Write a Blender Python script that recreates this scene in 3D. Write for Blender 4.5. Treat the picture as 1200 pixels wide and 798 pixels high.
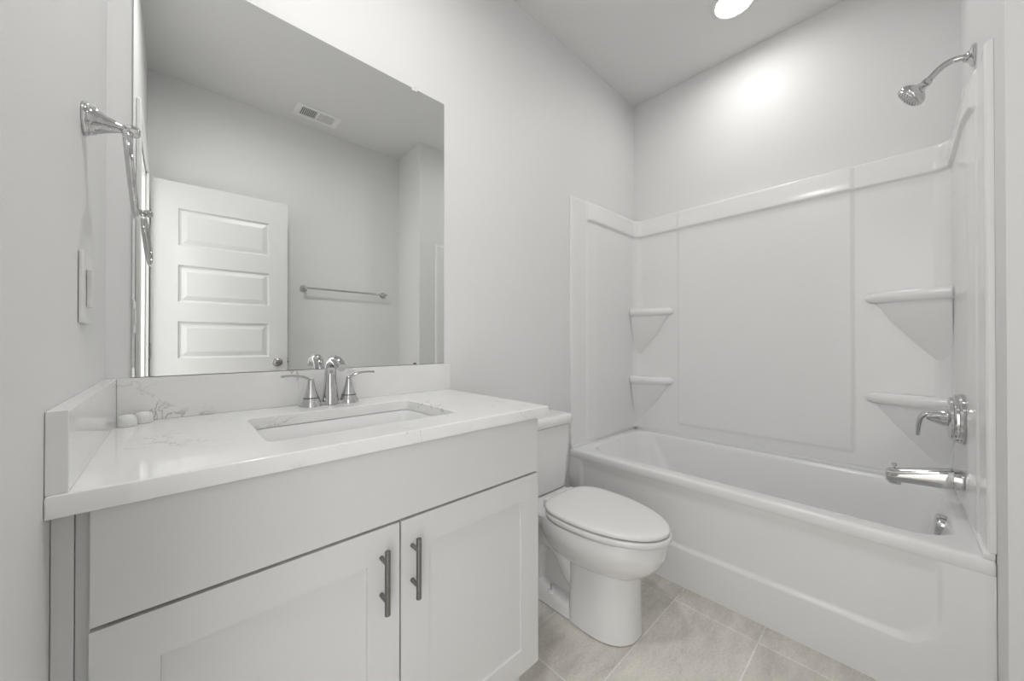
import bpy, bmesh, math, random
from mathutils import Vector, Matrix

# ------------------------------------------------------------------ clear
for o in list(bpy.data.objects):
    bpy.data.objects.remove(o, do_unlink=True)
scene = bpy.context.scene
col = scene.collection
PI = math.pi
R = math.radians

# ------------------------------------------------------------------ camera
cam_d = bpy.data.cameras.new('camera')
cam = bpy.data.objects.new('camera', cam_d)
col.objects.link(cam)
cam_d.sensor_fit = 'HORIZONTAL'
cam_d.sensor_width = 36.0
cam_d.lens = 12.726
cam_d.clip_start = 0.02
cam.location = (0.1208, -1.333, 1.126)
cam.rotation_euler = (R(90.288), 0, R(-43.158))
scene.camera = cam

# ------------------------------------------------------------------ view and light levels
scene.view_settings.view_transform = 'Standard'
scene.view_settings.look = 'None'
scene.view_settings.gamma = 1.0
scene.view_settings.use_curve_mapping = False
scene.view_settings.exposure = 1.44
TUB_LIGHT = 0.75        # watts, recessed lamp over the tub
VANITY_LIGHT = 3.3     # watts, recessed lamp over the vanity
HALL_FILL = 3.0       # watts, unseen lamp added in the hall as fill
BEAM = 170             # spread of the recessed lamps, degrees
LENS_GLOW = 10.0        # brightness of their lit lenses
world = bpy.data.worlds.new('world')
scene.world = world
world.use_nodes = True
world.node_tree.nodes['Background'].inputs[0].default_value = (1, 0.995, 0.99, 1)
world.node_tree.nodes['Background'].inputs[1].default_value = 1.4

# ------------------------------------------------------------------ materials
def new_mat(name):
    m = bpy.data.materials.new(name)
    m.use_nodes = True
    nt = m.node_tree
    return m, nt, nt.nodes['Principled BSDF']

def N(nt, kind, **kw):
    n = nt.nodes.new(kind)
    for k, v in kw.items():
        setattr(n, k, v)
    return n

def simple(name, c, rough, metal=0.0, bump=0.0, bscale=300.0, coat=0.0, var=0.0, spec=0.5):
    m, nt, b = new_mat(name)
    b.inputs['Base Color'].default_value = (*c, 1)
    b.inputs['Roughness'].default_value = rough
    b.inputs['Metallic'].default_value = metal
    b.inputs['Coat Weight'].default_value = coat
    b.inputs['Specular IOR Level'].default_value = spec
    tc = N(nt, 'ShaderNodeTexCoord')
    if var:
        nz = N(nt, 'ShaderNodeTexNoise')
        nz.inputs['Scale'].default_value = 2.5
        nz.inputs['Detail'].default_value = 3
        mr = N(nt, 'ShaderNodeMapRange')
        mr.inputs['To Min'].default_value = max(0.0, rough - var)
        mr.inputs['To Max'].default_value = rough + var
        nt.links.new(tc.outputs['Object'], nz.inputs['Vector'])
        nt.links.new(nz.outputs['Fac'], mr.inputs['Value'])
        nt.links.new(mr.outputs['Result'], b.inputs['Roughness'])
    if bump:
        nz = N(nt, 'ShaderNodeTexNoise')
        nz.inputs['Scale'].default_value = bscale
        nz.inputs['Detail'].default_value = 2
        bp = N(nt, 'ShaderNodeBump')
        bp.inputs['Strength'].default_value = bump
        bp.inputs['Distance'].default_value = 0.002
        nt.links.new(tc.outputs['Object'], nz.inputs['Vector'])
        nt.links.new(nz.outputs['Fac'], bp.inputs['Height'])
        nt.links.new(bp.outputs['Normal'], b.inputs['Normal'])
    return m

M = {}
M['wall'] = simple('wall_paint', (0.82, 0.82, 0.818), 0.5, bump=0.12, bscale=260, spec=0.35)
M['ceiling'] = simple('ceiling_paint', (0.82, 0.82, 0.817), 0.9, bump=0.15, bscale=200, spec=0.2)
M['trim'] = simple('trim_paint', (0.82, 0.82, 0.81), 0.35, bump=0.03)
M['door'] = simple('door_paint', (0.69, 0.69, 0.685), 0.35, bump=0.03)
M['cabinet'] = simple('cabinet_paint', (0.75, 0.75, 0.747), 0.36, var=0.05)
M['cabinet_inside'] = simple('cabinet_shadow_board', (0.45, 0.45, 0.44), 0.6, var=0.05)
M['gelcoat'] = simple('white_gelcoat', (0.88, 0.88, 0.878), 0.20, var=0.03)
M['porcelain'] = simple('white_porcelain', (0.86, 0.86, 0.857), 0.10, coat=0.4, var=0.03)
M['seat'] = simple('white_seat_plastic', (0.85, 0.85, 0.845), 0.18, var=0.03)
M['plastic'] = simple('white_plate_plastic', (0.80, 0.80, 0.79), 0.3, var=0.03)
M['chrome'] = simple('chrome', (0.60, 0.60, 0.60), 0.06, metal=1.0, var=0.03)
M['nickel'] = simple('brushed_nickel', (0.24, 0.235, 0.23), 0.36, metal=1.0, var=0.08)
M['knob_metal'] = simple('dark_satin_nickel', (0.30, 0.29, 0.28), 0.25, metal=1.0, var=0.05)
M['mirror'] = simple('mirror_silver', (0.86, 0.87, 0.86), 0.004, metal=1.0)
M['glass_edge'] = simple('mirror_edge', (0.30, 0.33, 0.32), 0.2, var=0.03)
M['spray'] = simple('grey_spray_plate', (0.55, 0.55, 0.55), 0.28, metal=1.0, var=0.05)
M['vent_white'] = simple('white_vent_enamel', (0.93, 0.93, 0.925), 0.4, var=0.03)
M['rubber'] = simple('dark_rubber', (0.06, 0.06, 0.06), 0.5, var=0.05)
M['vent_shade'] = simple('painted_vent_shade', (0.05, 0.05, 0.05), 0.8, var=0.05)
M['caulk'] = simple('grey_caulk', (0.55, 0.55, 0.54), 0.6, var=0.05)

def emit(name, c, s):
    m, nt, b = new_mat(name)
    b.inputs['Base Color'].default_value = (0.9, 0.9, 0.9, 1)
    b.inputs['Emission Color'].default_value = (*c, 1)
    b.inputs['Emission Strength'].default_value = s
    tc = N(nt, 'ShaderNodeTexCoord')
    return m
M['lens'] = emit('lit_lens', (1.0, 0.985, 0.96), LENS_GLOW)

# quartz with sparse fine veins
def quartz():
    m, nt, b = new_mat('veined_quartz')
    L = nt.links
    tc = N(nt, 'ShaderNodeTexCoord')
    wz = N(nt, 'ShaderNodeTexNoise'); wz.inputs['Scale'].default_value = 7; wz.inputs['Detail'].default_value = 5
    L.new(tc.outputs['Object'], wz.inputs['Vector'])
    mix = N(nt, 'ShaderNodeMixRGB', blend_type='LINEAR_LIGHT'); mix.inputs[0].default_value = 0.10
    L.new(tc.outputs['Object'], mix.inputs[1]); L.new(wz.outputs['Color'], mix.inputs[2])
    nz = N(nt, 'ShaderNodeTexNoise'); nz.inputs['Scale'].default_value = 9; nz.inputs['Detail'].default_value = 4
    L.new(mix.outputs[0], nz.inputs['Vector'])
    sub = N(nt, 'ShaderNodeMath', operation='SUBTRACT'); sub.inputs[1].default_value = 0.5
    ab = N(nt, 'ShaderNodeMath', operation='ABSOLUTE')
    L.new(nz.outputs['Fac'], sub.inputs[0]); L.new(sub.outputs[0], ab.inputs[0])
    r1 = N(nt, 'ShaderNodeMapRange')
    r1.inputs['From Min'].default_value = 0.0; r1.inputs['From Max'].default_value = 0.014
    r1.inputs['To Min'].default_value = 1.0; r1.inputs['To Max'].default_value = 0.0
    L.new(ab.outputs[0], r1.inputs['Value'])
    mk = N(nt, 'ShaderNodeTexNoise'); mk.inputs['Scale'].default_value = 6.5; mk.inputs['Detail'].default_value = 1
    L.new(tc.outputs['Object'], mk.inputs['Vector'])
    r2 = N(nt, 'ShaderNodeMapRange')
    r2.inputs['From Min'].default_value = 0.55; r2.inputs['From Max'].default_value = 0.72
    L.new(mk.outputs['Fac'], r2.inputs['Value'])
    mul = N(nt, 'ShaderNodeMath', operation='MULTIPLY')
    L.new(r1.outputs[0], mul.inputs[0]); L.new(r2.outputs[0], mul.inputs[1])
    cm = N(nt, 'ShaderNodeMixRGB')
    cm.inputs[1].default_value = (0.86, 0.86, 0.855, 1)
    cm.inputs[2].default_value = (0.50, 0.485, 0.465, 1)
    L.new(mul.outputs[0], cm.inputs[0])
    cl = N(nt, 'ShaderNodeTexNoise'); cl.inputs['Scale'].default_value = 14; cl.inputs['Detail'].default_value = 3
    L.new(tc.outputs['Object'], cl.inputs['Vector'])
    r3 = N(nt, 'ShaderNodeMapRange'); r3.inputs['From Min'].default_value = .35; r3.inputs['From Max'].default_value = .75
    r3.inputs['To Min'].default_value = 0; r3.inputs['To Max'].default_value = .5
    L.new(cl.outputs['Fac'], r3.inputs['Value'])
    cm2 = N(nt, 'ShaderNodeMixRGB', blend_type='MULTIPLY'); cm2.inputs[2].default_value = (0.93, 0.93, 0.92, 1)
    L.new(r3.outputs[0], cm2.inputs[0]); L.new(cm.outputs[0], cm2.inputs[1])
    L.new(cm2.outputs[0], b.inputs['Base Color'])
    b.inputs['Roughness'].default_value = 0.10
    b.inputs['Coat Weight'].default_value = 0.3
    return m
M['quartz'] = quartz()

# floor tile: 0.65 x 0.31 stacked, warm grey stone look
def tile():
    m, nt, b = new_mat('stone_look_floor_tile')
    L = nt.links
    tc = N(nt, 'ShaderNodeTexCoord')
    mp = N(nt, 'ShaderNodeMapping')
    mp.inputs['Location'].default_value = (0.65 - (1.077 - 0.65), 0.97 + 0.62, 0)
    L.new(tc.outputs['Object'], mp.inputs['Vector'])
    br = N(nt, 'ShaderNodeTexBrick')
    br.offset = 0.0; br.squash = 1.0
    br.inputs['Scale'].default_value = 1.0
    br.inputs['Brick Width'].default_value = 0.65
    br.inputs['Row Height'].default_value = 0.31
    br.inputs['Mortar Size'].default_value = 0.0026
    br.inputs['Mortar Smooth'].default_value = 0.3
    br.inputs['Bias'].default_value = 0.0
    br.inputs['Color1'].default_value = (0.69, 0.655, 0.60, 1)
    br.inputs['Color2'].default_value = (0.77, 0.735, 0.68, 1)
    br.inputs['Mortar'].default_value = (0.90, 0.88, 0.84, 1)
    L.new(mp.outputs[0], br.inputs['Vector'])
    st = N(nt, 'ShaderNodeMapping'); st.inputs['Scale'].default_value = (2.2, 7, 1); st.inputs['Rotation'].default_value = (0, 0, R(18))
    L.new(tc.outputs['Object'], st.inputs['Vector'])
    nz = N(nt, 'ShaderNodeTexNoise'); nz.inputs['Scale'].default_value = 1.8; nz.inputs['Detail'].default_value = 8; nz.inputs['Roughness'].default_value = .65
    L.new(st.outputs[0], nz.inputs['Vector'])
    r1 = N(nt, 'ShaderNodeMapRange'); r1.inputs['From Min'].default_value = .3; r1.inputs['From Max'].default_value = .7
    r1.inputs['To Min'].default_value = .78; r1.inputs['To Max'].default_value = 1.13
    L.new(nz.outputs['Fac'], r1.inputs['Value'])
    fz = N(nt, 'ShaderNodeTexNoise'); fz.inputs['Scale'].default_value = 120; fz.inputs['Detail'].default_value = 4
    L.new(tc.outputs['Object'], fz.inputs['Vector'])
    r2 = N(nt, 'ShaderNodeMapRange'); r2.inputs['From Min'].default_value = .3; r2.inputs['From Max'].default_value = .7
    r2.inputs['To Min'].default_value = .90; r2.inputs['To Max'].default_value = 1.08
    L.new(fz.outputs['Fac'], r2.inputs['Value'])
    # dark hairline veins
    vz = N(nt, 'ShaderNodeTexNoise'); vz.inputs['Scale'].default_value = 2.6; vz.inputs['Detail'].default_value = 5
    L.new(tc.outputs['Object'], vz.inputs['Vector'])
    sb = N(nt, 'ShaderNodeMath', operation='SUBTRACT'); sb.inputs[1].default_value = .5
    ab = N(nt, 'ShaderNodeMath', operation='ABSOLUTE')
    L.new(vz.outputs['Fac'], sb.inputs[0]); L.new(sb.outputs[0], ab.inputs[0])
    r3 = N(nt, 'ShaderNodeMapRange'); r3.inputs['From Max'].default_value = .006
    r3.inputs['To Min'].default_value = .88; r3.inputs['To Max'].default_value = 1.0
    L.new(ab.outputs[0], r3.inputs['Value'])
    m1 = N(nt, 'ShaderNodeMath', operation='MULTIPLY'); m2 = N(nt, 'ShaderNodeMath', operation='MULTIPLY')
    L.new(r1.outputs[0], m1.inputs[0]); L.new(r2.outputs[0], m1.inputs[1])
    L.new(m1.outputs[0], m2.inputs[0]); L.new(r3.outputs[0], m2.inputs[1])
    vm = N(nt, 'ShaderNodeVectorMath', operation='SCALE')
    L.new(br.outputs['Color'], vm.inputs[0]); L.new(m2.outputs[0], vm.inputs['Scale'])
    L.new(vm.outputs[0], b.inputs['Base Color'])
    b.inputs['Roughness'].default_value = .42
    bp = N(nt, 'ShaderNodeBump'); bp.inputs['Strength'].default_value = .25; bp.inputs['Distance'].default_value = .002
    iv = N(nt, 'ShaderNodeMath', operation='SUBTRACT'); iv.inputs[0].default_value = 1.0
    L.new(br.outputs['Fac'], iv.inputs[1]); L.new(iv.outputs[0], bp.inputs['Height'])
    L.new(bp.outputs['Normal'], b.inputs['Normal'])
    return m
M['tile'] = tile()

# ------------------------------------------------------------------ helpers
def link(name, bm, m, parent=None, smooth=False, recalc=True):
    """one bmesh -> one mesh object; coordinates are world coordinates unless a parent offset is given"""
    if recalc:
        bmesh.ops.recalc_face_normals(bm, faces=bm.faces[:])
    me = bpy.data.meshes.new(name)
    if parent is not None:
        off = parent_world(parent)
        bmesh.ops.transform(bm, matrix=off.inverted(), verts=bm.verts[:])
    bm.to_mesh(me); bm.free()
    me.materials.append(M[m] if isinstance(m, str) else m)
    o = bpy.data.objects.new(name, me)
    col.objects.link(o)
    if parent is not None:
        o.parent = parent
    if smooth:
        for p in me.polygons: p.use_smooth = True
        try:
            me.set_sharp_from_angle(angle=R(38 if smooth is True else smooth))
        except Exception:
            pass
    return o

def parent_world(p):
    m = p.matrix_basis.copy()
    q = p.parent
    while q is not None:
        m = q.matrix_basis @ m
        q = q.parent
    return m

def tag(o, label, cat, group=None):
    o['label'] = label; o['category'] = cat
    if group: o['group'] = group
    return o

def thing(name, label, cat, loc=(0, 0, 0), group=None):
    o = bpy.data.objects.new(name, None)
    col.objects.link(o)
    o.empty_display_size = 0.05
    o.location = loc
    return tag(o, label, cat, group)

def rebase(o, loc):
    """move a single-mesh thing's origin to loc, geometry staying put"""
    loc = Vector(loc)
    o.data.transform(Matrix.Translation(-loc)); o.location = loc
    return o

def box(bm, x0, x1, y0, y1, z0, z1, bev=0.0, seg=2):
    r = bmesh.ops.create_cube(bm, size=1.0)
    vs = r['verts']
    for v in vs:
        v.co = Vector(((x0 + x1) / 2 + v.co.x * (x1 - x0), (y0 + y1) / 2 + v.co.y * (y1 - y0), (z0 + z1) / 2 + v.co.z * (z1 - z0)))
    if bev:
        es = {e for v in vs for e in v.link_edges}
        bmesh.ops.bevel(bm, geom=list(es), offset=bev, segments=seg, affect='EDGES', profile=.5)

def boxes(*args, bev=0.0):
    bm = bmesh.new()
    for a in args: box(bm, *a, bev=bev)
    return bm

def loft(bm, rings, cap0=True, cap1=True, closed=False):
    """rings: lists of equal length of points"""
    vr = [[bm.verts.new(p) for p in r] for r in rings]
    n = len(vr[0])
    k = len(vr)
    for i in range(k if closed else k - 1):
        a, b2 = vr[i], vr[(i + 1) % k]
        for j in range(n):
            bm.faces.new((a[j], a[(j + 1) % n], b2[(j + 1) % n], b2[j]))
    if not closed:
        if cap0: bm.faces.new(vr[0][::-1])
        if cap1: bm.faces.new(vr[-1])
    return bm

def rr(x0, x1, y0, y1, r, z, n=8, rads=None):
    """rounded rectangle ring at height z, 4*(n+1) points; rads = radius per corner (x0y0, x1y0, x1y1, x0y1)"""
    rads = rads or (r, r, r, r)
    pts = []
    for (cx, cy, a0), rad in zip(((x0, y0, PI), (x1, y0, 1.5 * PI), (x1, y1, 0), (x0, y1, .5 * PI)), rads):
        sx = 1 if cx == x0 else -1
        sy = 1 if cy == y0 else -1
        ox, oy = cx + sx * rad, cy + sy * rad
        for i in range(n + 1):
            a = a0 + .5 * PI * i / n
            pts.append(Vector((ox + rad * math.cos(a), oy + rad * math.sin(a), z)))
    return pts

def frame_of(axis):
    a = Vector(axis).normalized()
    t = Vector((0, 0, 1)) if abs(a.z) < .9 else Vector((0, 1, 0))
    u = a.cross(t).normalized()
    return a, u, a.cross(u).normalized()

def lathe(bm, base, axis, prof, n=28, cap0=True, cap1=True):
    """prof: list of (distance along axis, radius)"""
    a, u, v = frame_of(axis)
    b0 = Vector(base)
    rings = [[b0 + a * d + (u * math.cos(2 * PI * i / n) + v * math.sin(2 * PI * i / n)) * max(r, 1e-4) for i in range(n)] for d, r in prof]
    return loft(bm, rings, cap0, cap1)

def catmull(pts, sub=6):
    P = [Vector(p) for p in pts]
    out = []
    for i in range(len(P) - 1):
        p0 = P[max(i - 1, 0)]; p1 = P[i]; p2 = P[i + 1]; p3 = P[min(i + 2, len(P) - 1)]
        for k in range(sub):
            t = k / sub
            out.append(.5 * ((2 * p1) + (p2 - p0) * t + (2 * p0 - 5 * p1 + 4 * p2 - p3) * t * t + (3 * p1 - p0 - 3 * p2 + p3) * t ** 3))
    out.append(P[-1])
    return out

def tube(bm, pts, rad, n=16, sub=6, flat=1.0, side=None, caps=True):
    """swept tube; rad number or list per control point; flat squashes the second cross axis"""
    P = catmull(pts, sub)
    k = len(P)
    if isinstance(rad, (int, float)): rad = [rad] * len(pts)
    rs = []
    for i in range(k):
        f = i / sub
        j = min(int(f), len(rad) - 2); t = f - j
        rs.append(rad[j] * (1 - t) + rad[j + 1] * t)
    rings = []
    ref = Vector(side) if side else None
    for i in range(k):
        d = (P[min(i + 1, k - 1)] - P[max(i - 1, 0)]).normalized()
        if ref is None:
            ref = Vector((0, 0, 1)) if abs(d.z) < .9 else Vector((1, 0, 0))
        u = (ref - d * ref.dot(d)).normalized()
        w = d.cross(u).normalized()
        rings.append([P[i] + u * rs[i] * math.cos(2 * PI * q / n) + w * rs[i] * flat * math.sin(2 * PI * q / n) for q in range(n)])
        ref = u
    return loft(bm, rings, caps, caps)

def torus(bm, center, axis, Rm, r, n=48, m=12):
    a, u, v = frame_of(axis)
    c = Vector(center)
    rings = []
    for i in range(n):
        t = 2 * PI * i / n
        d = u * math.cos(t) + v * math.sin(t)
        rings.append([c + d * (Rm + r * math.cos(2 * PI * j / m)) + a * r * math.sin(2 * PI * j / m) for j in range(m)])
    return loft(bm, rings, closed=True)

def panelled(x0, x1, z0, z1, y, thick, panels, prof, bev=.0015):
    """slab whose front faces -y at y (back at y+thick); panels = rects, prof = [(inset, depth)...] (depth > 0 goes in)"""
    bm = bmesh.new()
    xs = sorted({x0, x1, *[p[0] for p in panels], *[p[1] for p in panels]})
    zs = sorted({z0, z1, *[p[2] for p in panels], *[p[3] for p in panels]})
    vd = {}
    def V(x, yy, z):
        k = (round(x, 5), round(yy, 5), round(z, 5))
        if k not in vd: vd[k] = bm.verts.new((x, yy, z))
        return vd[k]
    for i in range(len(xs) - 1):
        for j in range(len(zs) - 1):
            mx, mz = (xs[i] + xs[i + 1]) / 2, (zs[j] + zs[j + 1]) / 2
            if any(p[0] < mx < p[1] and p[2] < mz < p[3] for p in panels): continue
            bm.faces.new((V(xs[i], y, zs[j]), V(xs[i + 1], y, zs[j]), V(xs[i + 1], y, zs[j + 1]), V(xs[i], y, zs[j + 1])))
    for p in panels:
        prev = None
        for ins, dep in [(0, 0)] + prof:
            ring = [V(p[0] + ins, y + dep, p[2] + ins), V(p[1] - ins, y + dep, p[2] + ins), V(p[1] - ins, y + dep, p[3] - ins), V(p[0] + ins, y + dep, p[3] - ins)]
            if prev:
                for q in range(4):
                    bm.faces.new((prev[q], prev[(q + 1) % 4], ring[(q + 1) % 4], ring[q]))
            prev = ring
        bm.faces.new(prev)
    # sides and back
    yb = y + thick
    for i in range(len(xs) - 1):
        bm.faces.new((V(xs[i], y, z0), V(xs[i + 1], y, z0), V(xs[i + 1], yb, z0), V(xs[i], yb, z0)))
        bm.faces.new((V(xs[i], y, z1), V(xs[i + 1], y, z1), V(xs[i + 1], yb, z1), V(xs[i], yb, z1)))
    for j in range(len(zs) - 1):
        bm.faces.new((V(x0, y, zs[j]), V(x0, y, zs[j + 1]), V(x0, yb, zs[j + 1]), V(x0, yb, zs[j])))
        bm.faces.new((V(x1, y, zs[j]), V(x1, y, zs[j + 1]), V(x1, yb, zs[j + 1]), V(x1, yb, zs[j])))
    bk = [V(x, yb, z0) for x in xs] + [V(x1, yb, z) for z in zs[1:]] + [V(x, yb, z1) for x in xs[::-1][1:]] + [V(x0, yb, z) for z in zs[::-1][1:-1]]
    bm.faces.new(bk)
    return bm

def sstep(a, b, x):
    t = min(1, max(0, (x - a) / (b - a)))
    return t * t * (3 - 2 * t)

# ------------------------------------------------------------------ setting
W, D, L, H = 2.610, 1.934, 1.524, 2.868       # right wall, far wall, alcove length, ceiling
WX = 1.684                                    # face of the wing wall
HX = -1.35                                    # hall wall
DO0, DO1, DZ = -1.745, -1.030, 2.145          # doorway in the left wall

def struct(name, bm, m):
    o = link(name, bm, m)
    o['kind'] = 'structure'
    return o

struct('floor', boxes((HX - .1, W + .1, -D - .9, .1, -.1, 0)), 'tile')
struct('ceiling', boxes((HX - .1, W + .1, -D - .9, .1, H, H + .1)), 'ceiling')
struct('wall_back', boxes((-.12, W + .1, 0, .1, 0, H)), 'wall')
struct('wall_right', boxes((W, W + .1, -D - .1, 0, 0, H)), 'wall')
struct('wall_front', boxes((-.12, WX, -D - .1, -D, 0, H)), 'wall')
struct('wall_wing', boxes((WX, W, -D - .1, -L, 0, H)), 'wall')
struct('wall_left', boxes((-.12, 0, DO1, 0, 0, H), (-.12, 0, -D, DO0, 0, H), (-.12, 0, DO0, DO1, DZ, H)), 'wall')
struct('wall_hall', boxes((HX - .1, HX, -D - .9, .1, 0, H)), 'wall')

def base_bm(pts_boxes):
    bm = bmesh.new()
    for b in pts_boxes: box(bm, *b, bev=.003)
    return bm
struct('baseboard_back', base_bm([(1.0, 1.83, -.014, -.0005, 0, .10)]), 'trim')
struct('baseboard_front', base_bm([(0.03, WX - .016, -D + .0005, -D + .014, 0, .10)]), 'trim')
struct('baseboard_wing', base_bm([(WX - .014, WX - .0005, -D + .016, -L, 0, .10)]), 'trim')
# door casing on the left wall (room side) with its jamb
cw = .062
def casing():
    bm = bmesh.new()
    for (a, b2) in ((DO1 - .006, DO1 + cw), (DO0 - cw, DO0 + .006)):
        box(bm, .0005, .016, a, b2, 0, DZ + cw, bev=.004)
    box(bm, .0005, .016, DO0 + .006, DO1 - .006, DZ - .006, DZ + cw, bev=.004)
    return bm
struct('trim_1', casing(), 'trim')
jb = bmesh.new()
for (a, b2, z0, z1) in ((DO1 - .018, DO1 - .0005, 0, DZ - .0005), (DO0 + .0005, DO0 + .018, 0, DZ - .0005), (DO0 + .018, DO1 - .018, DZ - .018, DZ - .0005)):
    box(jb, -.12, 0, a, b2, z0, z1)
struct('trim_2', jb, 'trim')

# ------------------------------------------------------------------ bathtub
def build_tub():
    TX = 1.8345
    x1, y0, y1 = W - .001, -L + .001, -.001
    t = thing('bathtub', 'long white alcove bathtub with recessed apron under the shower surround', 'bathtub', (2.22, -.762, 0))
    bm = bmesh.new()
    rings = []
    def outer(ins, z): return rr(TX + ins, x1 - ins * .5, y0 + ins * .3, y1 - ins * .3, .004 + ins * .3, z, 10)
    rings += [outer(.003, .455), outer(0, .462), outer(0, .488), outer(.002, .4945), outer(.0065, .4988), outer(.013, .500), outer(.020, .500)]
    def inner(ins, z, rl=.11, l=0.0, dn=0.0):
        # opening, with sloping lounge end (l) at the y1 side and drain end (dn) at the y0 side
        return rr(TX + .082 + ins, x1 - .050 - ins, y0 + .062 + ins + dn, y1 - .065 - ins - l, .1, z, 10, rads=(.13, .12, .13, .14))
    rings += [inner(-.012, .4995), inner(-.004, .4975), inner(.002, .492), inner(.006, .482), inner(.010, .465, l=.008, dn=.002),
              inner(.022, .38, l=.05, dn=.012), inner(.035, .28, l=.11, dn=.022), inner(.05, .19, l=.17, dn=.034),
              inner(.068, .145, l=.21, dn=.05), inner(.10, .122, l=.25, dn=.07), inner(.15, .115, l=.3, dn=.11)]
    loft(bm, rings, cap0=False, cap1=True)
    # low back ledge where the wall panels sit
    box(bm, x1 - .030, x1 - .001, y0 + .001, y1 - .001, .499, .520, bev=.004, seg=3)
    box(bm, TX + .0035, x1 - .006, y1 - .024, y1 - .0015, .499, .5198, bev=.003, seg=3)
    box(bm, TX + .0035, x1 - .006, y0 + .0005, y0 + .024, .499, .5198, bev=.003, seg=3)
    link('basin', bm, 'gelcoat', t, smooth=50)
    # apron, one height field with a recessed field
    bm = bmesh.new()
    ys = sorted(set([y0 + (y1 - y0) * i / 90 for i in range(91)] + [-1.44 + .06 * i / 12 for i in range(13)] + [-.10 + .06 * i / 12 for i in range(13)]))
    zs = [.0, .02, .06, .10, .13] + [.14 + .06 * i / 14 for i in range(15)] + [.22 + .236 * i / 14 for i in range(15)]
    def dep(y, z):
        # distance inside the recess outline (rounded lower corners)
        a0, a1, zb, rc = -1.425, -.075, .172, .11
        dx = min(y - a0, a1 - y); dz = z - zb
        if dx < rc and dz < rc:
            d = rc - math.hypot(rc - dx, rc - dz)
        else:
            d = min(dx, dz)
        s = sstep(-.004, .014, d)
        return .0035 + (.013 * s) * (1 - sstep(.40, .462, z))
    grid = [[bm.verts.new((TX + dep(y, z), y, z)) for z in zs] for y in ys]
    for i in range(len(ys) - 1):
        for j in range(len(zs) - 1):
            bm.faces.new((grid[i][j], grid[i + 1][j], grid[i + 1][j + 1], grid[i][j + 1]))
    back = [[bm.verts.new((TX + .055, y, z)) for z in (zs[0], zs[-1])] for y in ys]
    for i in range(len(ys) - 1):
        bm.faces.new((back[i][0], back[i][1], back[i + 1][1], back[i + 1][0]))
        bm.faces.new((grid[i][0], back[i][0], back[i + 1][0], grid[i + 1][0]))
        bm.faces.new((grid[i][-1], grid[i + 1][-1], back[i + 1][1], back[i][1]))
    bm.faces.new(grid[0] + [back[0][1], back[0][0]])
    bm.faces.new(grid[-1][::-1] + [back[-1][0], back[-1][1]])
    link('apron', bm, 'gelcoat', t, smooth=40)
    # overflow cover on the drain end and the drain in the floor
    bm = bmesh.new()
    lathe(bm, (2.215, -1.462, .440), (0, 1, .10), [(-.006, .034), (.0, .040), (.028, .041), (.036, .038), (.039, .033)], n=32)
    o = link('overflow_cover', bm, 'chrome', t, smooth=True); o['label'] = 'round chrome overflow cover'
    bm = bmesh.new()
    lathe(bm, (2.215, -1.23, .1155), (0, 0, 1), [(0, .036), (.003, .036), (.005, .030), (.004, .012), (.012, .011), (.014, .006)], n=28)
    link('drain', bm, 'chrome', t, smooth=True)
    return t
build_tub()

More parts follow.
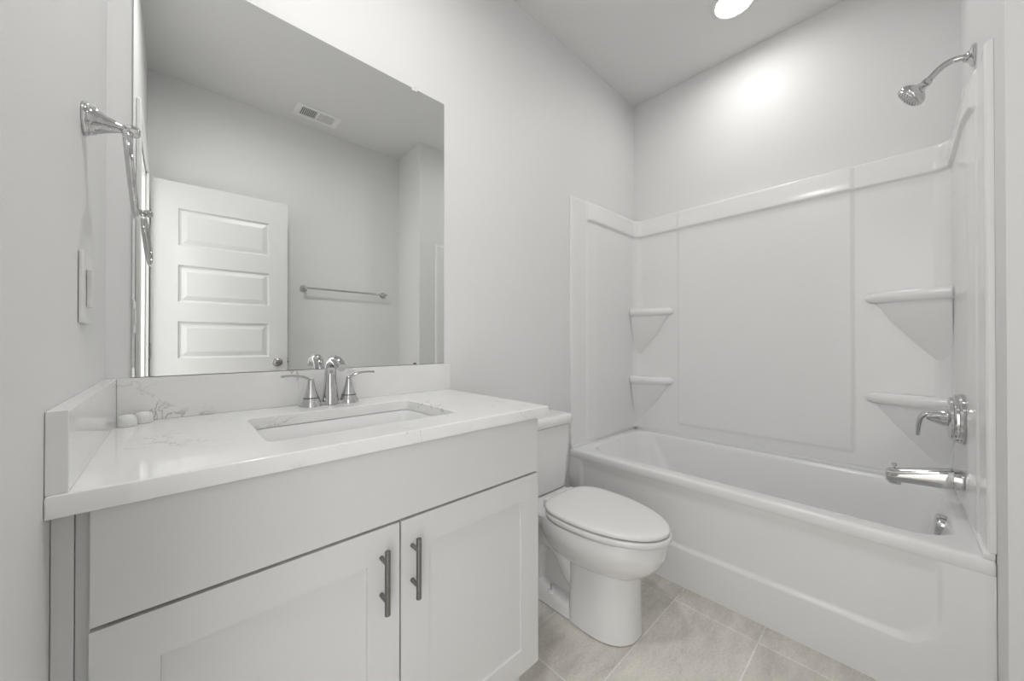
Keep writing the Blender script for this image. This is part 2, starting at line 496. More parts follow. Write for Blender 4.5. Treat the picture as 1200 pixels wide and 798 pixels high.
# ------------------------------------------------------------------ shower surround
def build_surround():
    t = thing('shower_surround', 'white molded shower wall surround standing on the bathtub rim', 'shower surround', (2.59, -.762, .52))
    x0 = 1.8375
    g = .0004
    rc = .085
    A = (W - g) - x0 - rc          # straight run along the back wall
    arc = rc * PI / 2
    Bn = (L - 2 * g) - 2 * rc      # run along the right wall
    S1 = A; S2 = A + arc; S3 = S2 + Bn; S4 = S3 + arc; S5 = S4 + A
    def path(s):
        if s <= S1: return Vector((x0 + s, -g, 0)), Vector((0, -1, 0))
        if s <= S2:
            a = (s - S1) / rc
            c = Vector((W - g - rc, -g - rc, 0)); d = Vector((math.sin(a), math.cos(a), 0))
            return c + d * rc, -d
        if s <= S3: return Vector((W - g, -g - rc - (s - S2), 0)), Vector((-1, 0, 0))
        if s <= S4:
            a = (s - S3) / rc
            c = Vector((W - g - rc, -L + g + rc, 0)); d = Vector((math.cos(a), -math.sin(a), 0))
            return c + d * rc, -d
        return Vector((W - g - rc - (s - S4), -L + g, 0)), Vector((0, 1, 0))
    zb, zl, zt = .5208, 1.888, 1.998
    ycol0, ycol1 = -.333, -1.18
    sc0 = S2 + (-g - rc - ycol0); sc1 = S2 + (-g - rc - ycol1)
    e0, e1 = .150, S5 - .150       # plain flanges at the two free ends
    def depth(s, z):
        base = .020 + .010 * min(1.0, max(0.0, (min(s, S5 - s) - e0) / .10))
        # raised centre field of the long wall
        field = sstep(sc0 - .012, sc0 + .012, s) * (1 - sstep(sc1 - .012, sc1 + .012, s))
        base += .0065 * field * sstep(.574, .596, z)
        # cove band along the top
        if z >= zl - .018:
            lip = .013
            k = (z - zl) / (zt - zl)
            if z < zl:
                add = lip * sstep(zl - .018, zl - .002, z)
            else:
                add = lip * (1 - .75 * sstep(0, 1, k))
        else:
            add = 0
        end = max(1 - sstep(e0 - .008, e0 + .008, s), sstep(e1 - .008, e1 + .008, s))
        d = (base + add) * (1 - end) + .016 * end
        if z > zt - .006: d -= .004 * (z - (zt - .006)) / .006
        edge = min(s, S5 - s)
        if edge < .006: d -= .004 * (1 - edge / .006)
        return d
    ss = set()
    def span(a, b2, n):
        for i in range(n + 1): ss.add(round(a + (b2 - a) * i / n, 5))
    span(0, S1, 30); span(S1, S2, 12); span(S2, S3, 40); span(S3, S4, 12); span(S4, S5, 30)
    for c in (sc0, sc1, e0, e1): span(c - .014, c + .014, 10)
    span(0, .006, 2); span(S5 - .006, S5, 2)
    ss = sorted(ss)
    zs = sorted({zb, .55, *[.572 + .026 * i / 8 for i in range(9)], *[.61 + (zl - .03 - .61) * i / 16 for i in range(17)],
                 *[zl - .020 + .022 * i / 9 for i in range(10)], *[zl + .004 + (zt - .006 - zl - .004) * i / 8 for i in range(9)], zt - .003, zt})
    bm = bmesh.new()
    F, Bk = [], []
    for s in ss:
        p, n = path(s)
        F.append([bm.verts.new(p + n * depth(s, z) + Vector((0, 0, z))) for z in zs])
        Bk.append([bm.verts.new(p + Vector((0, 0, z))) for z in (zb, zt)])
    for i in range(len(ss) - 1):
        for j in range(len(zs) - 1):
            bm.faces.new((F[i][j], F[i + 1][j], F[i + 1][j + 1], F[i][j + 1]))
        bm.faces.new((Bk[i][0], Bk[i][1], Bk[i + 1][1], Bk[i + 1][0]))
        bm.faces.new((F[i][0], Bk[i][0], Bk[i + 1][0], F[i + 1][0]))
        bm.faces.new((F[i][-1], F[i + 1][-1], Bk[i + 1][1], Bk[i][1]))
    bm.faces.new(F[0] + [Bk[0][1], Bk[0][0]])
    bm.faces.new(F[-1][::-1] + [Bk[-1][0], Bk[-1][1]])
    link('wall_panel', bm, 'gelcoat', t, smooth=45)

    # corner shelves: bullnosed ledge on a tapering web, mirrored for the plumbing corner
    def shelf(z, mirror):
        yc = -L / 2
        fy = (lambda y: 2 * yc - y) if mirror else (lambda y: y)
        bm = bmesh.new()
        # plan: corner at (W,0); shelf reaches ax along the end wall and by along the long wall
        def ring(zz, k, out=0.0):
            cx, cy = W - .026, -.026
            ax = .106 * k + out; by = .275 * k + out
            c = Vector((cx, cy, zz))
            pts = [c]
            pts.append(Vector((cx - ax + .012, cy, zz)))
            n = 10
            p0 = Vector((cx - ax, cy - .012 * k, zz)); p1 = Vector((cx - .012 * k, cy - by, zz))
            ctrl = (p0 + p1) / 2 + Vector((-.030 * k, -.012 * k, 0))
            for i in range(n + 1):
                u = i / n
                pts.append((1 - u) ** 2 * p0 + 2 * u * (1 - u) * ctrl + u * u * p1)
            pts.append(Vector((cx, cy - by + .012, zz)))
            return [Vector((q.x, fy(q.y), q.z)) for q in pts]
        th = .050
        q = min(1.0, (z - .530) / .38)
        rings = [ring(z - .38 * q, .03), ring(z - .34 * q, .12), ring(z - .29 * q, .26), ring(z - .22 * q, .46), ring(z - .15 * q, .65), ring(z - .10 * q, .76), ring(z - .07, .82), ring(z - th - .003, .86),
                 ring(z - th, .91), ring(z - th + .004, .955), ring(z - th + .013, .988), ring(z - th / 2, 1.0, .003), ring(z - .013, .988), ring(z - .004, .955), ring(z, .91)]
        loft(bm, rings)
        link('corner_shelf', bm, 'gelcoat', t, smooth=48)
    shelf(1.362, False); shelf(.888, False); shelf(1.362, True); shelf(.888, True)
    return t
build_surround()

# ------------------------------------------------------------------ shower fittings on the plumbing wall
PX = 2.2
def build_shower_head():
    t = thing('showerhead', 'chrome shower head on a bent arm high on the tub end wall', 'shower head', (PX, -L, 2.149))
    bm = bmesh.new()
    lathe(bm, (PX, -L + .001, 2.149), (0, 1, 0), [(0, .038), (.005, .038), (.009, .033), (.012, .022), (.020, .015), (.026, .013)], n=32)
    link('flange', bm, 'chrome', t, smooth=True)
    bm = bmesh.new()
    tube(bm, [(PX, -L + .015, 2.150), (PX, -1.480, 2.157), (PX, -1.455, 2.152), (PX, -1.432, 2.134), (PX, -1.414, 2.113)], .0105, n=18)
    link('arm', bm, 'chrome', t, smooth=True)
    bm = bmesh.new()
    ax = Vector((0, .74, -.60)).normalized()
    p0 = Vector((PX, -1.418, 2.116))
    lathe(bm, p0, ax, [(0, .012), (.004, .015), (.014, .016), (.017, .0125), (.020, .014), (.030, .018), (.038, .030), (.046, .041), (.055, .047), (.066, .0475), (.070, .045), (.071, .042)], n=36)
    h = link('spray_head', bm, 'chrome', t, smooth=True)
    bm = bmesh.new()
    a, u, v = frame_of(ax)
    c = p0 + ax * .0712
    lathe(bm, c, ax, [(-.001, .0415), (.0015, .041), (.003, .036)], n=36)
    for rad, cnt in ((.034, 20), (.025, 14), (.015, 8), (.006, 3)):
        for i in range(cnt):
            th = 2 * PI * i / cnt
            lathe(bm, c + (u * math.cos(th) + v * math.sin(th)) * rad, ax, [(0, .0022), (.0055, .0018)], n=6)
    f = link('spray_face', bm, 'spray', h, smooth=30)
    f['label'] = 'grey spray face with rows of nozzles'
build_shower_head()

def build_valve():
    ys = -L + .0312
    t = thing('shower_valve', 'round chrome shower valve plate with a drooping lever on the tub end wall', 'shower valve', (PX, ys, .848))
    bm = bmesh.new()
    lathe(bm, (PX, ys, .848), (0, 1, 0), [(0, .090), (.006, .091), (.012, .089), (.014, .086), (.020, .086), (.024, .083), (.026, .078), (.032, .076), (.036, .064), (.038, .040)], n=12 * 4)
    link('escutcheon', bm, 'chrome', t, smooth=25)
    bm = bmesh.new()
    lathe(bm, (PX, ys + .036, .848), (0, 1, .02), [(0, .033), (.012, .031), (.03, .024), (.046, .016), (.052, .012)], n=28)
    tube(bm, [(PX, ys + .06, .851), (PX, ys + .085, .858), (PX, ys + .101, .843), (PX, ys + .107, .815), (PX, ys + .110, .772)], [.013, .015, .014, .012, .009], n=14, flat=.62, side=(1, 0, 0))
    link('lever_handle', bm, 'chrome', t, smooth=True)
build_valve()

def build_spout():
    ys = -L + .0312
    t = thing('tub_spout', 'long chrome tub spout with a small diverter knob below the shower valve', 'tub spout', (PX, ys, .625))
    bm = bmesh.new()
    def ring(y, zc, hw, hh):
        return [Vector((PX + hw * math.copysign(abs(math.cos(a)) ** .75, math.cos(a)), y, zc + hh * math.copysign(abs(math.sin(a)) ** .75, math.sin(a)))) for a in [2 * PI * i / 28 for i in range(28)]]
    loft(bm, [ring(ys + .022, .627, .031, .036), ring(ys + .026, .627, .032, .037), ring(ys + .06, .622, .031, .035), ring(ys + .11, .614, .029, .031), ring(ys + .16, .607, .027, .027),
              ring(ys + .182, .603, .026, .026), ring(ys + .192, .601, .023, .024), ring(ys + .196, .600, .016, .018)])
    # down-turned mouth
    lathe(bm, (PX, ys + .170, .598), (0, .08, -1), [(0, .020), (.022, .019), (.026, .018), (.026, .014), (.012, .013)], n=24, cap1=True)
    link('spout_body', bm, 'chrome', t, smooth=True)
    bm = bmesh.new()
    lathe(bm, (PX, ys + .0005, .627), (0, 1, 0), [(0, .036), (.004, .0365), (.024, .034)], n=32)
    o = link('collar', bm, 'chrome', t, smooth=True)
    bm = bmesh.new()
    lathe(bm, (PX, ys + .172, .628), (0, 0, 1), [(0, .004), (.012, .004), (.013, .0075), (.020, .008), (.023, .005)], n=18)
    link('diverter_knob', bm, 'chrome', t, smooth=True)
build_spout()

# ------------------------------------------------------------------ toilet
def build_toilet():
    cx = 1.41
    t = thing('toilet', 'white two-piece toilet with closed lid between vanity and bathtub', 'toilet', (cx, -.36, 0))
    n = 48
    def egg(z, hw, yb, yf, yc, eb=2.0, ef=2.0, drop=0.0):
        pts = []
        for i in range(n):
            a = 2 * PI * i / n
            c, s = math.cos(a), math.sin(a)
            if s >= 0:   # towards the wall
                e = eb
                x = hw * math.copysign(abs(c) ** (2 / e), c); y = yc + (yb - yc) * abs(s) ** (2 / e)
            else:
                e = ef
                x = hw * math.copysign(abs(c) ** (2 / e), c); y = yc + (yf - yc) * abs(s) ** (2 / e)
            pts.append(Vector((cx + x, y, z)))
        return pts
    bm = bmesh.new()
    # front column of the pedestal
    col_r = []
    for z, hw, yf in ((0, .114, -.650), (.0035, .1145, -.6505), (.0045, .122, -.658), (.03, .1205, -.656), (.12, .117, -.653), (.22, .114, -.652), (.30, .113, -.652)):
        col_r.append(egg(z, hw, -.405, yf, -.50, eb=7, ef=2.35))
    loft(bm, col_r)
    # bowl, deep egg with a straight rim band, hollow on top
    loft(bm, [egg(.20, .05, -.33, -.55, -.45), egg(.232, .105, -.27, -.655, -.45), egg(.262, .138, -.245, -.700, -.45, 2.2), egg(.292, .158, -.235, -.728, -.45, 2.3),
              egg(.315, .170, -.23, -.744, -.45, 2.4), egg(.335, .175, -.225, -.752, -.45, 2.5), egg(.345, .178, -.225, -.757, -.45, 2.5), egg(.392, .180, -.225, -.760, -.45, 2.5),
              egg(.399, .177, -.228, -.757, -.45, 2.5), egg(.401, .170, -.235, -.750, -.45, 2.5), egg(.400, .13, -.29, -.70, -.46), egg(.36, .12, -.30, -.68, -.46), egg(.25, .06, -.38, -.58, -.46)])
    # rear foot, web and trapway
    loft(bm, [rr(cx - .110, cx + .110, -.46, -.131, .06, 0, 6), rr(cx - .110, cx + .110, -.46, -.131, .06, .0035, 6), rr(cx - .117, cx + .117, -.46, -.124, .06, .0045, 6), rr(cx - .113, cx + .113, -.46, -.128, .055, .034, 6),
              rr(cx - .098, cx + .098, -.46, -.14, .05, .056, 6), rr(cx - .075, cx + .075, -.45, -.15, .05, .066, 6)])
    loft(bm, [rr(cx - .058, cx + .058, -.43, -.13, .03, .03, 6), rr(cx - .060, cx + .060, -.44, -.12, .03, .16, 6), rr(cx - .075, cx + .075, -.44, -.10, .04, .25, 6),
              rr(cx - .110, cx + .110, -.42, -.06, .05, .32, 6), rr(cx - .150, cx + .150, -.40, -.035, .05, .362, 6), rr(cx - .155, cx + .155, -.40, -.03, .05, .395, 6),
              rr(cx - .150, cx + .150, -.395, -.035, .048, .402, 6), rr(cx - .14, cx + .14, -.385, -.045, .045, .404, 6)])
    for s in (-1, 1):
        tube(bm, [(cx + s * .045, -.44, .10), (cx + s * .060, -.40, .19), (cx + s * .062, -.34, .265), (cx + s * .062, -.26, .27), (cx + s * .060, -.205, .20), (cx + s * .050, -.19, .09), (cx + s * .045, -.19, .03)],
             [.045, .055, .056, .054, .052, .05, .05], n=18)
    link('bowl', bm, 'porcelain', t, smooth=42)
    # bolts on the foot
    for s in (-1, 1):
        bm = bmesh.new()
        lathe(bm, (cx + s * .094, -.305, .057), (0, 0, 1), [(0, .0032), (.028, .0032), (.030, .002)], n=10)
        o = link('floor_bolt', bm, 'chrome', t, smooth=True)
        bm = bmesh.new()
        lathe(bm, (cx + s * .094, -.305, .050), (0, 0, 1), [(0, .016), (.006, .016), (.009, .011)], n=18)
        link('washer', bm, 'seat', o, smooth=True)
    # seat and lid
    bm = bmesh.new()
    loft(bm, [egg(.403, .178, -.285, -.770, -.46, 3.0), egg(.408, .183, -.282, -.775, -.46, 3.0), egg(.420, .184, -.282, -.776, -.46, 3.0), egg(.4245, .181, -.284, -.773, -.46, 3.0), egg(.4255, .174, -.29, -.766, -.46, 3.0),
              egg(.4255, .12, -.34, -.70, -.47), egg(.418, .112, -.345, -.692, -.47), egg(.405, .115, -.345, -.69, -.47)], closed=True)
    link('seat', bm, 'seat', t, smooth=45)
    bm = bmesh.new()
    loft(bm, [egg(.4290, .172, -.285, -.760, -.46, 3.2), egg(.4315, .178, -.280, -.768, -.46, 3.2), egg(.4400, .179, -.279, -.769, -.46, 3.2), egg(.4445, .176, -.282, -.766, -.46, 3.2), egg(.4475, .168, -.29, -.757, -.46, 3.0),
              egg(.4500, .14, -.31, -.72, -.46, 2.8), egg(.4515, .08, -.38, -.62, -.46), egg(.452, .02, -.44, -.49, -.46)])
    # hinge strip
    box(bm, cx - .10, cx - .05, -.292, -.262, .404, .440, bev=.006, seg=3)
    box(bm, cx + .05, cx + .10, -.292, -.262, .404, .440, bev=.006, seg=3)
    link('lid', bm, 'seat', t, smooth=45)
    # tank
    bm = bmesh.new()
    loft(bm, [rr(cx - .150, cx + .150, -.185, -.04, .035, .4065, 8), rr(cx - .162, cx + .162, -.194, -.032, .04, .416, 8), rr(cx - .166, cx + .166, -.197, -.029, .042, .44, 8), rr(cx - .182, cx + .182, -.205, -.024, .045, .60, 8), rr(cx - .190, cx + .190, -.208, -.022, .045, .722, 8)])
    tk = link('tank', bm, 'porcelain', t, smooth=42)
    bm = bmesh.new()
    loft(bm, [rr(cx - .190, cx + .190, -.208, -.022, .045, .7235, 8), rr(cx - .199, cx + .199, -.218, -.014, .05, .727, 8), rr(cx - .202, cx + .202, -.220, -.012, .05, .738, 8), rr(cx - .202, cx + .202, -.220, -.012, .05, .756, 8),
              rr(cx - .199, cx + .199, -.217, -.014, .05, .764, 8), rr(cx - .190, cx + .190, -.209, -.02, .046, .769, 8), rr(cx - .17, cx + .17, -.19, -.04, .04, .771, 8)])
    link('tank_lid', bm, 'porcelain', t, smooth=42)
    bm = bmesh.new()
    lathe(bm, (cx - .165, -.2055, .665), (0, -1, 0), [(0, .015), (.006, .015), (.012, .011), (.018, .009)], n=20)
    tube(bm, [(cx - .165, -.222, .665), (cx - .148, -.226, .663), (cx - .115, -.228, .655)], [.007, .006, .008], n=12)
    o = link('flush_lever', bm, 'chrome', t, smooth=True)
build_toilet()

# ------------------------------------------------------------------ vanity
VX1, VYF, VZ = .956, -.540, .896     # right side, carcass front, carcass top
def build_vanity():
    t = thing('vanity_cabinet', 'white shaker vanity cabinet with two doors under the quartz countertop', 'cabinet', (.49, -.28, 0))
    bm = bmesh.new()
    x0 = .022
    box(bm, x0, x0 + .018, VYF, -.004, 0, VZ - .001)
    box(bm, VX1 - .018, VX1, VYF, -.004, .115, VZ - .001)
    box(bm, VX1 - .018, VX1, VYF + .062, -.004, 0, .115)
    box(bm, x0 + .018, VX1 - .018, VYF, -.004, .115, .133)
    box(bm, x0 + .018, VX1 - .018, -.016, -.004, .133, VZ - .001)
    # face frame
    box(bm, x0 + .018, VX1 - .018, VYF, VYF + .019, VZ - .03, VZ - .001)
    box(bm, x0 + .018, VX1 - .018, VYF, VYF + .019, .700, .740)
    box(bm, .485, .515, VYF, VYF + .019, .133, .700)
    link('carcass', bm, 'cabinet', t)
    link('toe_kick', boxes((x0 + .018, VX1 - .018, VYF + .062, VYF + .080, 0, .115)), 'cabinet', t)
    bm = bmesh.new()
    box(bm, .0006, .0214, VYF - .004, VYF + .016, 0, VZ - .002, bev=.0008)
    o = link('filler_strip', bm, 'cabinet', t)
    yf = VYF - .0205
    dx0, dx1, mid, g = .037, .957, .4985, .0022
    bm = bmesh.new(); box(bm, dx0, dx1, yf, yf + .020, .725, .8905, bev=.0015)
    link('drawer_front', bm, 'cabinet', t)
    fr = .072
    for (a, b2, hx) in ((dx0, mid - g, .4545), (mid + g, dx1, .5275)):
        bm = panelled(a, b2, .133, .7195, yf, .020, [(a + fr, b2 - fr, .133 + fr, .7195 - fr)], [(.0008, .0055), (.004, .0060)])
        d = link('door', bm, 'cabinet', t)
        hb = bmesh.new()
        lathe(hb, (hx, yf - .032, .548), (0, 0, 1), [(0, .0052), (.0008, .006), (.1352, .006), (.136, .0052)], n=20)
        for hz in (.576, .656):
            lathe(hb, (hx, yf, hz), (0, -1, 0), [(0, .0048), (.030, .0048)], n=14)
        h = link('bar_handle', hb, 'nickel', d, smooth=True)
        h['label'] = 'brushed dark nickel bar handle'
build_vanity()

KX1, KY, KZ = .985, -.582, .926
SX0, SX1, SY0, SY1 = .262, .715, -.468, -.172
def build_countertop():
    t = thing('countertop', 'white veined quartz countertop with backsplash on the vanity cabinet', 'countertop', (.49, -.28, .896))
    bm = bmesh.new()
    def o(ins, z): return rr(.0004 + ins, KX1 - ins, KY + ins, -.0004 - ins, .003, z, 8)
    def i(ins, z): return rr(SX0 + ins, SX1 - ins, SY0 + ins, SY1 - ins, .024, z, 8)
    loft(bm, [o(.0, .8965), o(0, KZ - .003), o(.0008, KZ - .0010), o(.003, KZ), o(.007, KZ), i(-.006, KZ), i(-.002, KZ), i(-.0005, KZ - .0008), i(0, KZ - .003), i(0, .8965)], closed=True)
    link('slab', bm, 'quartz', t, smooth=35)
    bm = bmesh.new(); box(bm, .0208, KX1 + .006, -.0204, -.0004, KZ + .0001, 1.036, bev=.001)
    link('backsplash', bm, 'quartz', t)
    bm = bmesh.new(); box(bm, .0004, .0206, KY + .004, -.0004, KZ + .0001, 1.036, bev=.001)
    link('side_splash', bm, 'quartz', t)
build_countertop()

def build_sink():
    t = thing('sink', 'white rectangular undermount sink set into the quartz countertop', 'sink', (.489, -.32, .77))
    bm = bmesh.new()
    def i(ins, z, r): return rr(SX0 + ins, SX1 - ins, SY0 + ins, SY1 - ins, r, z, 8)
    loft(bm, [i(-.018, .884, .03), i(-.018, .8955, .03), i(-.004, .8955, .026), i(.0, .892, .026), i(.006, .86, .03), i(.012, .80, .034), i(.020, .775, .04), i(.04, .765, .05), i(.10, .762, .03),
              i(.10, .752, .03), i(.03, .755, .05), i(.008, .775, .04), i(.0, .80, .034), i(-.008, .884, .03)], closed=False, cap0=False, cap1=False)
    link('basin', bm, 'porcelain', t, smooth=50)
    bm = bmesh.new()
    lathe(bm, (.489, -.30, .7600), (0, 0, 1), [(0, .05), (.0015, .05), (.0035, .03), (.004, .020), (.008, .018), (.010, .010)], n=28)
    link('drain', bm, 'chrome', t, smooth=True)
    bm = bmesh.new()
    box(bm, SX0 + .09, SX1 - .09, SY0 + .09, SY1 - .09, .7535, .7605)
    link('basin_floor', bm, 'porcelain', t)
build_sink()

def build_faucet():
    fx, fy = .497, -.066
    t = thing('faucet', 'chrome two-handle bathroom faucet with an arched spout behind the sink', 'faucet', (fx, fy, KZ))
    bm = bmesh.new()
    loft(bm, [rr(fx - .058, fx + .058, fy - .018, fy + .018, .017, KZ + .0004, 6), rr(fx - .058, fx + .058, fy - .018, fy + .018, .017, KZ + .008, 6), rr(fx - .056, fx + .056, fy - .016, fy + .016, .015, KZ + .011, 6)])
    link('base_plate', bm, 'chrome', t, smooth=True)
    bm = bmesh.new()
    # column: tapered, leaning into a hooked, flat-topped head
    tube(bm, [(fx, fy, KZ + .0015), (fx, fy, KZ + .02), (fx, fy + .001, KZ + .04), (fx, fy + .002, KZ + .08), (fx, fy - .002, KZ + .115), (fx, fy - .018, KZ + .136), (fx, fy - .046, KZ + .142), (fx, fy - .082, KZ + .135), (fx, fy - .110, KZ + .122)],
         [.0255, .0232, .0210, .0180, .0170, .0170, .0170, .0160, .0125], n=22, flat=1.0, side=(1, 0, 0))
    link('spout', bm, 'chrome', t, smooth=True)
    for s in (-1, 1):
        hx = fx + s * .0575
        bm = bmesh.new()
        lathe(bm, (hx, fy, KZ + .0005), (0, 0, 1), [(0, .0320), (.003, .0318), (.013, .0270), (.0235, .0232)], n=28)
        lathe(bm, (hx, fy, KZ + .0260), (0, 0, 1), [(0, .0226), (.015, .0172), (.034, .0122), (.052, .0092), (.058, .0080), (.060, .006)], n=28)
        b0 = link('handle_base', bm, 'chrome', t, smooth=True)
        bm = bmesh.new()
        lathe(bm, (hx, fy, KZ + .0230), (0, 0, 1), [(0, .0229), (.0040, .0226)], n=24)
        q = link('seam_ring', bm, 'rubber', b0, smooth=True); q['label'] = 'dark seam ring'
        bm = bmesh.new()
        tube(bm, [(hx - s * .004, fy, KZ + .079), (hx + s * .018, fy, KZ + .0905), (hx + s * .040, fy - .003, KZ + .0965), (hx + s * .064, fy - .006, KZ + .098), (hx + s * .082, fy - .008, KZ + .0965)],
             [.0045, .0040, .0034, .0032, .0036], n=14, flat=2.2)
        link('lever', bm, 'chrome', b0, smooth=True)
build_faucet()

# two small white domed caps in the corner of the counter
def cap_mesh():
    bm = bmesh.new()
    lathe(bm, (0, 0, 0), (0, 0, 1), [(0, .0178), (.003, .0180), (.015, .0168), (.021, .0148), (.0250, .0110), (.0262, .005)], n=28)
    return bm
c1 = link('bolt_cap', cap_mesh(), 'plastic', None, smooth=60)
c1.location = (.0420, -.073, KZ + .0006)
tag(c1, 'small white domed cap on the countertop, the one nearer the side splash', 'cap', 'white caps in the counter corner')
c2 = c1.copy(); col.objects.link(c2)
c2.location = (.0685, -.0440, KZ + .0006)
tag(c2, 'small white domed cap on the countertop, the one nearer the faucet', 'cap', 'white caps in the counter corner')

# ------------------------------------------------------------------ mirror
def build_mirror():
    x0, x1, z0, z1 = .046, .966, 1.0375, 2.145
    t = thing('wall_mirror', 'large frameless wall mirror above the backsplash', 'mirror', (.506, -.003, z0))
    bm = bmesh.new(); box(bm, x0, x1, -.0065, -.0010, z0, z1)
    g = link('glass', bm, 'mirror', t)
    g.data.materials.append(M['glass_edge'])
    for p in g.data.polygons:
        if abs(p.normal.y) < .5: p.material_index = 1
    for x, z, s in ((.826, z1, 1), (.19, z1, 1), (.83, z0, -1)):
        bm = bmesh.new()
        if s > 0:
            box(bm, x - .011, x + .011, -.0105, -.0070, z - .011, z + .010, bev=.0015)
            box(bm, x - .009, x + .009, -.0070, -.0008, z + .0005, z + .010, bev=.0005)
            lathe(bm, (x, -.0105, z + .003), (0, -1, 0), [(0, .004), (.0015, .0035)], n=12)
        else:
            box(bm, x - .006, x + .006, -.0095, -.0070, z + .0005, z + .006, bev=.001)
        o = link('mirror_clip', bm, 'plastic' if s > 0 else 'rubber', t)
        o['label'] = 'small clear plastic mirror clip' if s > 0 else 'tiny dark mirror clip'
build_mirror()

# ------------------------------------------------------------------ left wall fittings
def build_towel_ring():
    ry, rz = -.315, 1.536
    t = thing('towel_ring', 'chrome towel ring on a conical post on the left wall', 'towel ring', (0, ry, rz))
    bm = bmesh.new()
    lathe(bm, (.0006, ry, rz), (1, 0, 0), [(0, .029), (.004, .0295), (.007, .028), (.009, .0255), (.014, .0245), (.017, .0215), (.030, .0150), (.044, .0095), (.052, .0080), (.054, .0105), (.063, .0115), (.070, .0100), (.073, .006)], n=32)
    link('post', bm, 'chrome', t, smooth=True)
    bm = bmesh.new()
    torus(bm, (.0605, ry, rz - .086), (1, .045, .09), .076, .0052, n=64, m=14)
    link('ring', bm, 'chrome', t, smooth=True)
build_towel_ring()

def plate(bm, y0, y1, z0, z1):
    box(bm, .0006, .0066, y0, y1, z0, z1, bev=.002)
def build_outlet():
    y0, y1, z0, z1 = -.357, -.268, 1.160, 1.288
    t = thing('outlet_plate', 'white outlet plate on the left wall below the towel ring', 'outlet', (0, (y0 + y1) / 2, (z0 + z1) / 2))
    bm = bmesh.new(); plate(bm, y0, y1, z0, z1)
    link('cover_plate', bm, 'plastic', t)
    bm = bmesh.new()
    box(bm, .0068, .0135, y0 + .028, y0 + .061, z0 + .030, z1 - .030, bev=.0015)
    for dz in (.018, -.018):
        for dy in (-.006, .006):
            box(bm, .0134, .0137, y0 + .0445 + dy - .001, y0 + .0445 + dy + .001, (z0 + z1) / 2 + dz - .004, (z0 + z1) / 2 + dz + .004)
    link('receptacle', bm, 'plastic', t)
build_outlet()
def build_switch():
    y0, y1, z0, z1 = -.895, -.779, 1.164, 1.299
    t = thing('light_switch', 'white light switch plate on the left wall nearest the doorway', 'light switch', (0, (y0 + y1) / 2, (z0 + z1) / 2))
    bm = bmesh.new(); plate(bm, y0, y1, z0, z1)
    link('cover_plate', bm, 'plastic', t)
    for a in (y0 + .016, y0 + .069):
        bm = bmesh.new(); box(bm, 0.0068, .0090, a, a + .033, z0 + .037, z1 - .037, bev=.002)
        link('rocker_switch', bm, 'plastic', t)
build_switch()

# ------------------------------------------------------------------ the open door, seen in the mirror
def build_door():
    hx, hy = .020, -1.790
    wd, ht, th = .715, 2.128, .036
    t = thing('panel_door', 'white five-panel interior door standing open, seen in the mirror', 'door', (hx, hy, .008))
    t.rotation_euler = (0, 0, R(4.2))
    # built facing -y around x 0..wd, then turned to face +y
    pan = []
    z = 1.965
    for k in range(5):
        pan.append((.125, wd - .110, z - .235, z)); z -= .357
    bm = panelled(0, wd, 0, ht, 0, th, pan, [(.006, .010), (.014, .012), (.040, .004), (.044, .0035)])
    for v in bm.verts: v.co.y = -v.co.y
    o = link('leaf', bm, 'door', None); o.parent = t
    def add(name, bm, m, par=t, smooth=True):
        o = link(name, bm, m, None, smooth=smooth); o.parent = par; return o
    kx, kz = wd - .060, .975
    for s, y in ((1, 0.0), (-1, -th)):
        bm = bmesh.new()
        lathe(bm, (kx, y, kz), (0, s, 0), [(0, .030), (.004, .031), (.008, .026), (.010, .013), (.026, .0115), (.030, .016), (.036, .024), (.046, .0275), (.056, .0255), (.062, .018), (.064, .008)], n=32)
        q = add('knob', bm, 'knob_metal'); q['label'] = 'dark satin metal door knob'
    bm = bmesh.new(); box(bm, wd, wd + .002, -th / 2 - .012, -th / 2 + .012, kz - .028, kz + .028)
    box(bm, wd + .002, wd + .010, -th / 2 - .007, -th / 2 + .007, kz - .007, kz + .007, bev=.001)
    add('latch', bm, 'knob_metal', smooth=False)
    for hz in (.25, 1.07, 1.88):
        bm = bmesh.new()
        lathe(bm, (-.004, .006, hz - .045), (0, 0, 1), [(0, .0065), (.09, .0065)], n=14)
        box(bm, -.002, .0, -.030, .002, hz - .044, hz + .044)
        add('hinge', bm, 'knob_metal', smooth=True)
build_door()

# ------------------------------------------------------------------ towel bar on the far wall (seen in the mirror)
def build_towel_bar():
    x0, x1, z, yb = .885, 1.535, 1.556, -D
    t = thing('towel_bar', 'long chrome towel bar on the wall opposite the mirror', 'towel bar', ((x0 + x1) / 2, yb, z))
    for x in (x0, x1):
        bm = bmesh.new()
        lathe(bm, (x, yb + .0006, z), (0, 1, 0), [(0, .027), (.004, .0275), (.009, .024), (.012, .022), (.024, .015), (.042, .010), (.048, .0125), (.058, .0135), (.067, .0115), (.071, .006)], n=28)
        link('post', bm, 'chrome', t, smooth=True)
    bm = bmesh.new()
    lathe(bm, (x0, yb + .058, z), (1, 0, 0), [(0, .0075), (x1 - x0, .0075)], n=18)
    link('bar', bm, 'chrome', t, smooth=True)
build_towel_bar()

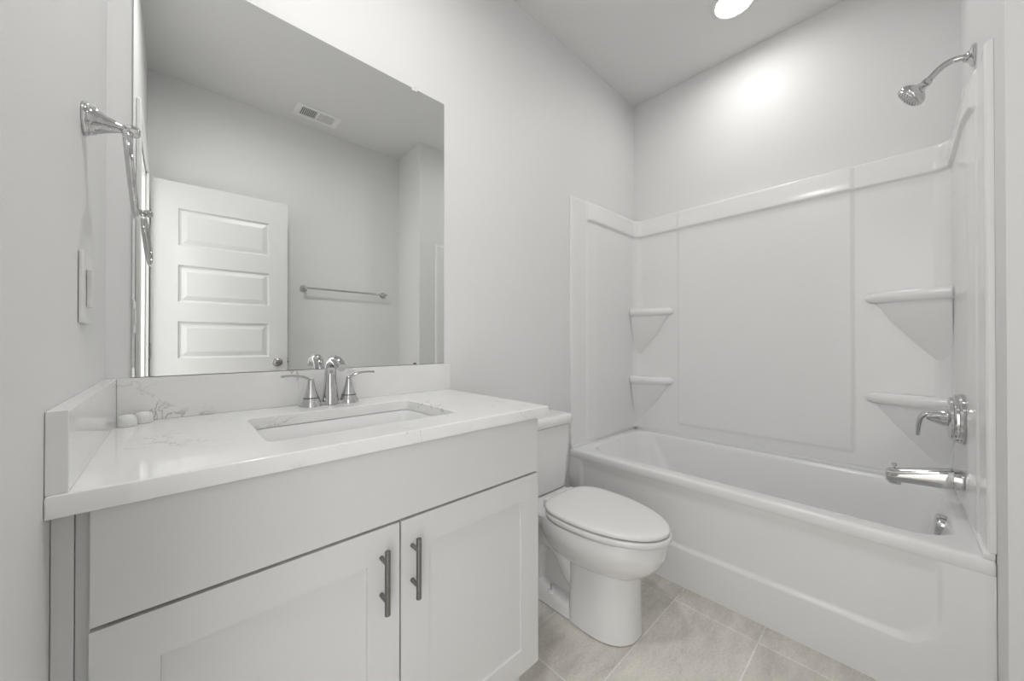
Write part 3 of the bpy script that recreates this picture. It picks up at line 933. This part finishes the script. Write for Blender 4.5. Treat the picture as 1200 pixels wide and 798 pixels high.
# ------------------------------------------------------------------ ceiling register (seen in the mirror)
def build_vent():
    x0, x1, y0, y1 = .772, 1.078, -1.806, -1.640
    z1 = H - .0006
    t = thing('ceiling_vent', 'white two-section air vent grille in the ceiling, seen in the mirror', 'vent', ((x0 + x1) / 2, (y0 + y1) / 2, z1))
    bm = bmesh.new()
    fw = .026; xm = (x0 + x1) / 2
    def fb(a, b2, c, d): box(bm, a, b2, c, d, z1 - .008, z1, bev=.0015)
    fb(x0, x1, y0, y0 + fw); fb(x0, x1, y1 - fw, y1); fb(x0, x0 + fw + .012, y0 + fw, y1 - fw); fb(x1 - fw - .012, x1, y0 + fw, y1 - fw); fb(xm - .008, xm + .008, y0 + fw, y1 - fw)
    link('frame', bm, 'vent_white', t)
    link('shade_sheet', boxes((x0 + fw, x1 - fw, y0 + fw - .004, y1 - fw + .004, z1 - .0008, z1)), 'vent_shade', t)  # flat near-black sheet, shade of the vent opening painted as colour
    for sgn, a, b2 in ((-1, x0 + fw + .012, xm - .008), (1, xm + .008, x1 - fw - .012)):
        bm = bmesh.new()
        k = 9
        for i in range(k):
            x = a + (b2 - a) * (i + .5) / k
            vs = [Vector((x - .0005 * sgn - .0025, y0 + fw, z1 - .0010)), Vector((x - .0005 * sgn + .0025, y0 + fw, z1 - .0010)), Vector((x + .0025 * sgn + .0025, y0 + fw, z1 - .0075)), Vector((x + .0025 * sgn - .0025, y0 + fw, z1 - .0075))]
            loft(bm, [vs, [v + Vector((0, y1 - y0 - 2 * fw, 0)) for v in vs]])
        link('louvers', bm, 'vent_white', t)
build_vent()

# ------------------------------------------------------------------ lamps
def recessed(x, y, watts, label, name='recessed_light'):
    t = thing(name, label, 'ceiling light', (x, y, H))
    bm = bmesh.new()
    prof = [(.0006, .082), (.0006, .104), (.003, .106), (.006, .102), (.008, .086), (.004, .080)]
    nn = 56
    rings = [[Vector((x + r * math.cos(2 * PI * i / nn), y + r * math.sin(2 * PI * i / nn), H - d)) for i in range(nn)] for d, r in prof]
    loft(bm, rings, closed=True)
    link('trim_ring', bm, 'plastic', t, smooth=True)
    bm = bmesh.new()
    lathe(bm, (x, y, H - .0010), (0, 0, -1), [(0, .0798), (.0045, .079), (.0060, .074), (.0065, .04)], n=48)
    link('lens', bm, 'lens', t, smooth=True)
    ld = bpy.data.lights.new(name, 'AREA')
    ld.shape = 'DISK'; ld.size = .15; ld.energy = watts; ld.spread = R(BEAM); ld.color = (1.0, .99, .975)
    lo = bpy.data.objects.new('lamp', ld); col.objects.link(lo)
    lo.parent = t; lo.location = (0, 0, -.0085)
recessed(2.212, -.765, TUB_LIGHT, 'round lit recessed light in the ceiling over the bathtub')
recessed(.50, -.80, VANITY_LIGHT, 'round lit recessed light in the ceiling over the vanity')
recessed(-.70, -1.40, HALL_FILL, 'added fill light in the hall ceiling outside the doorway, out of view', 'hall_fill_light')  # added lamp, soft fill through the doorway
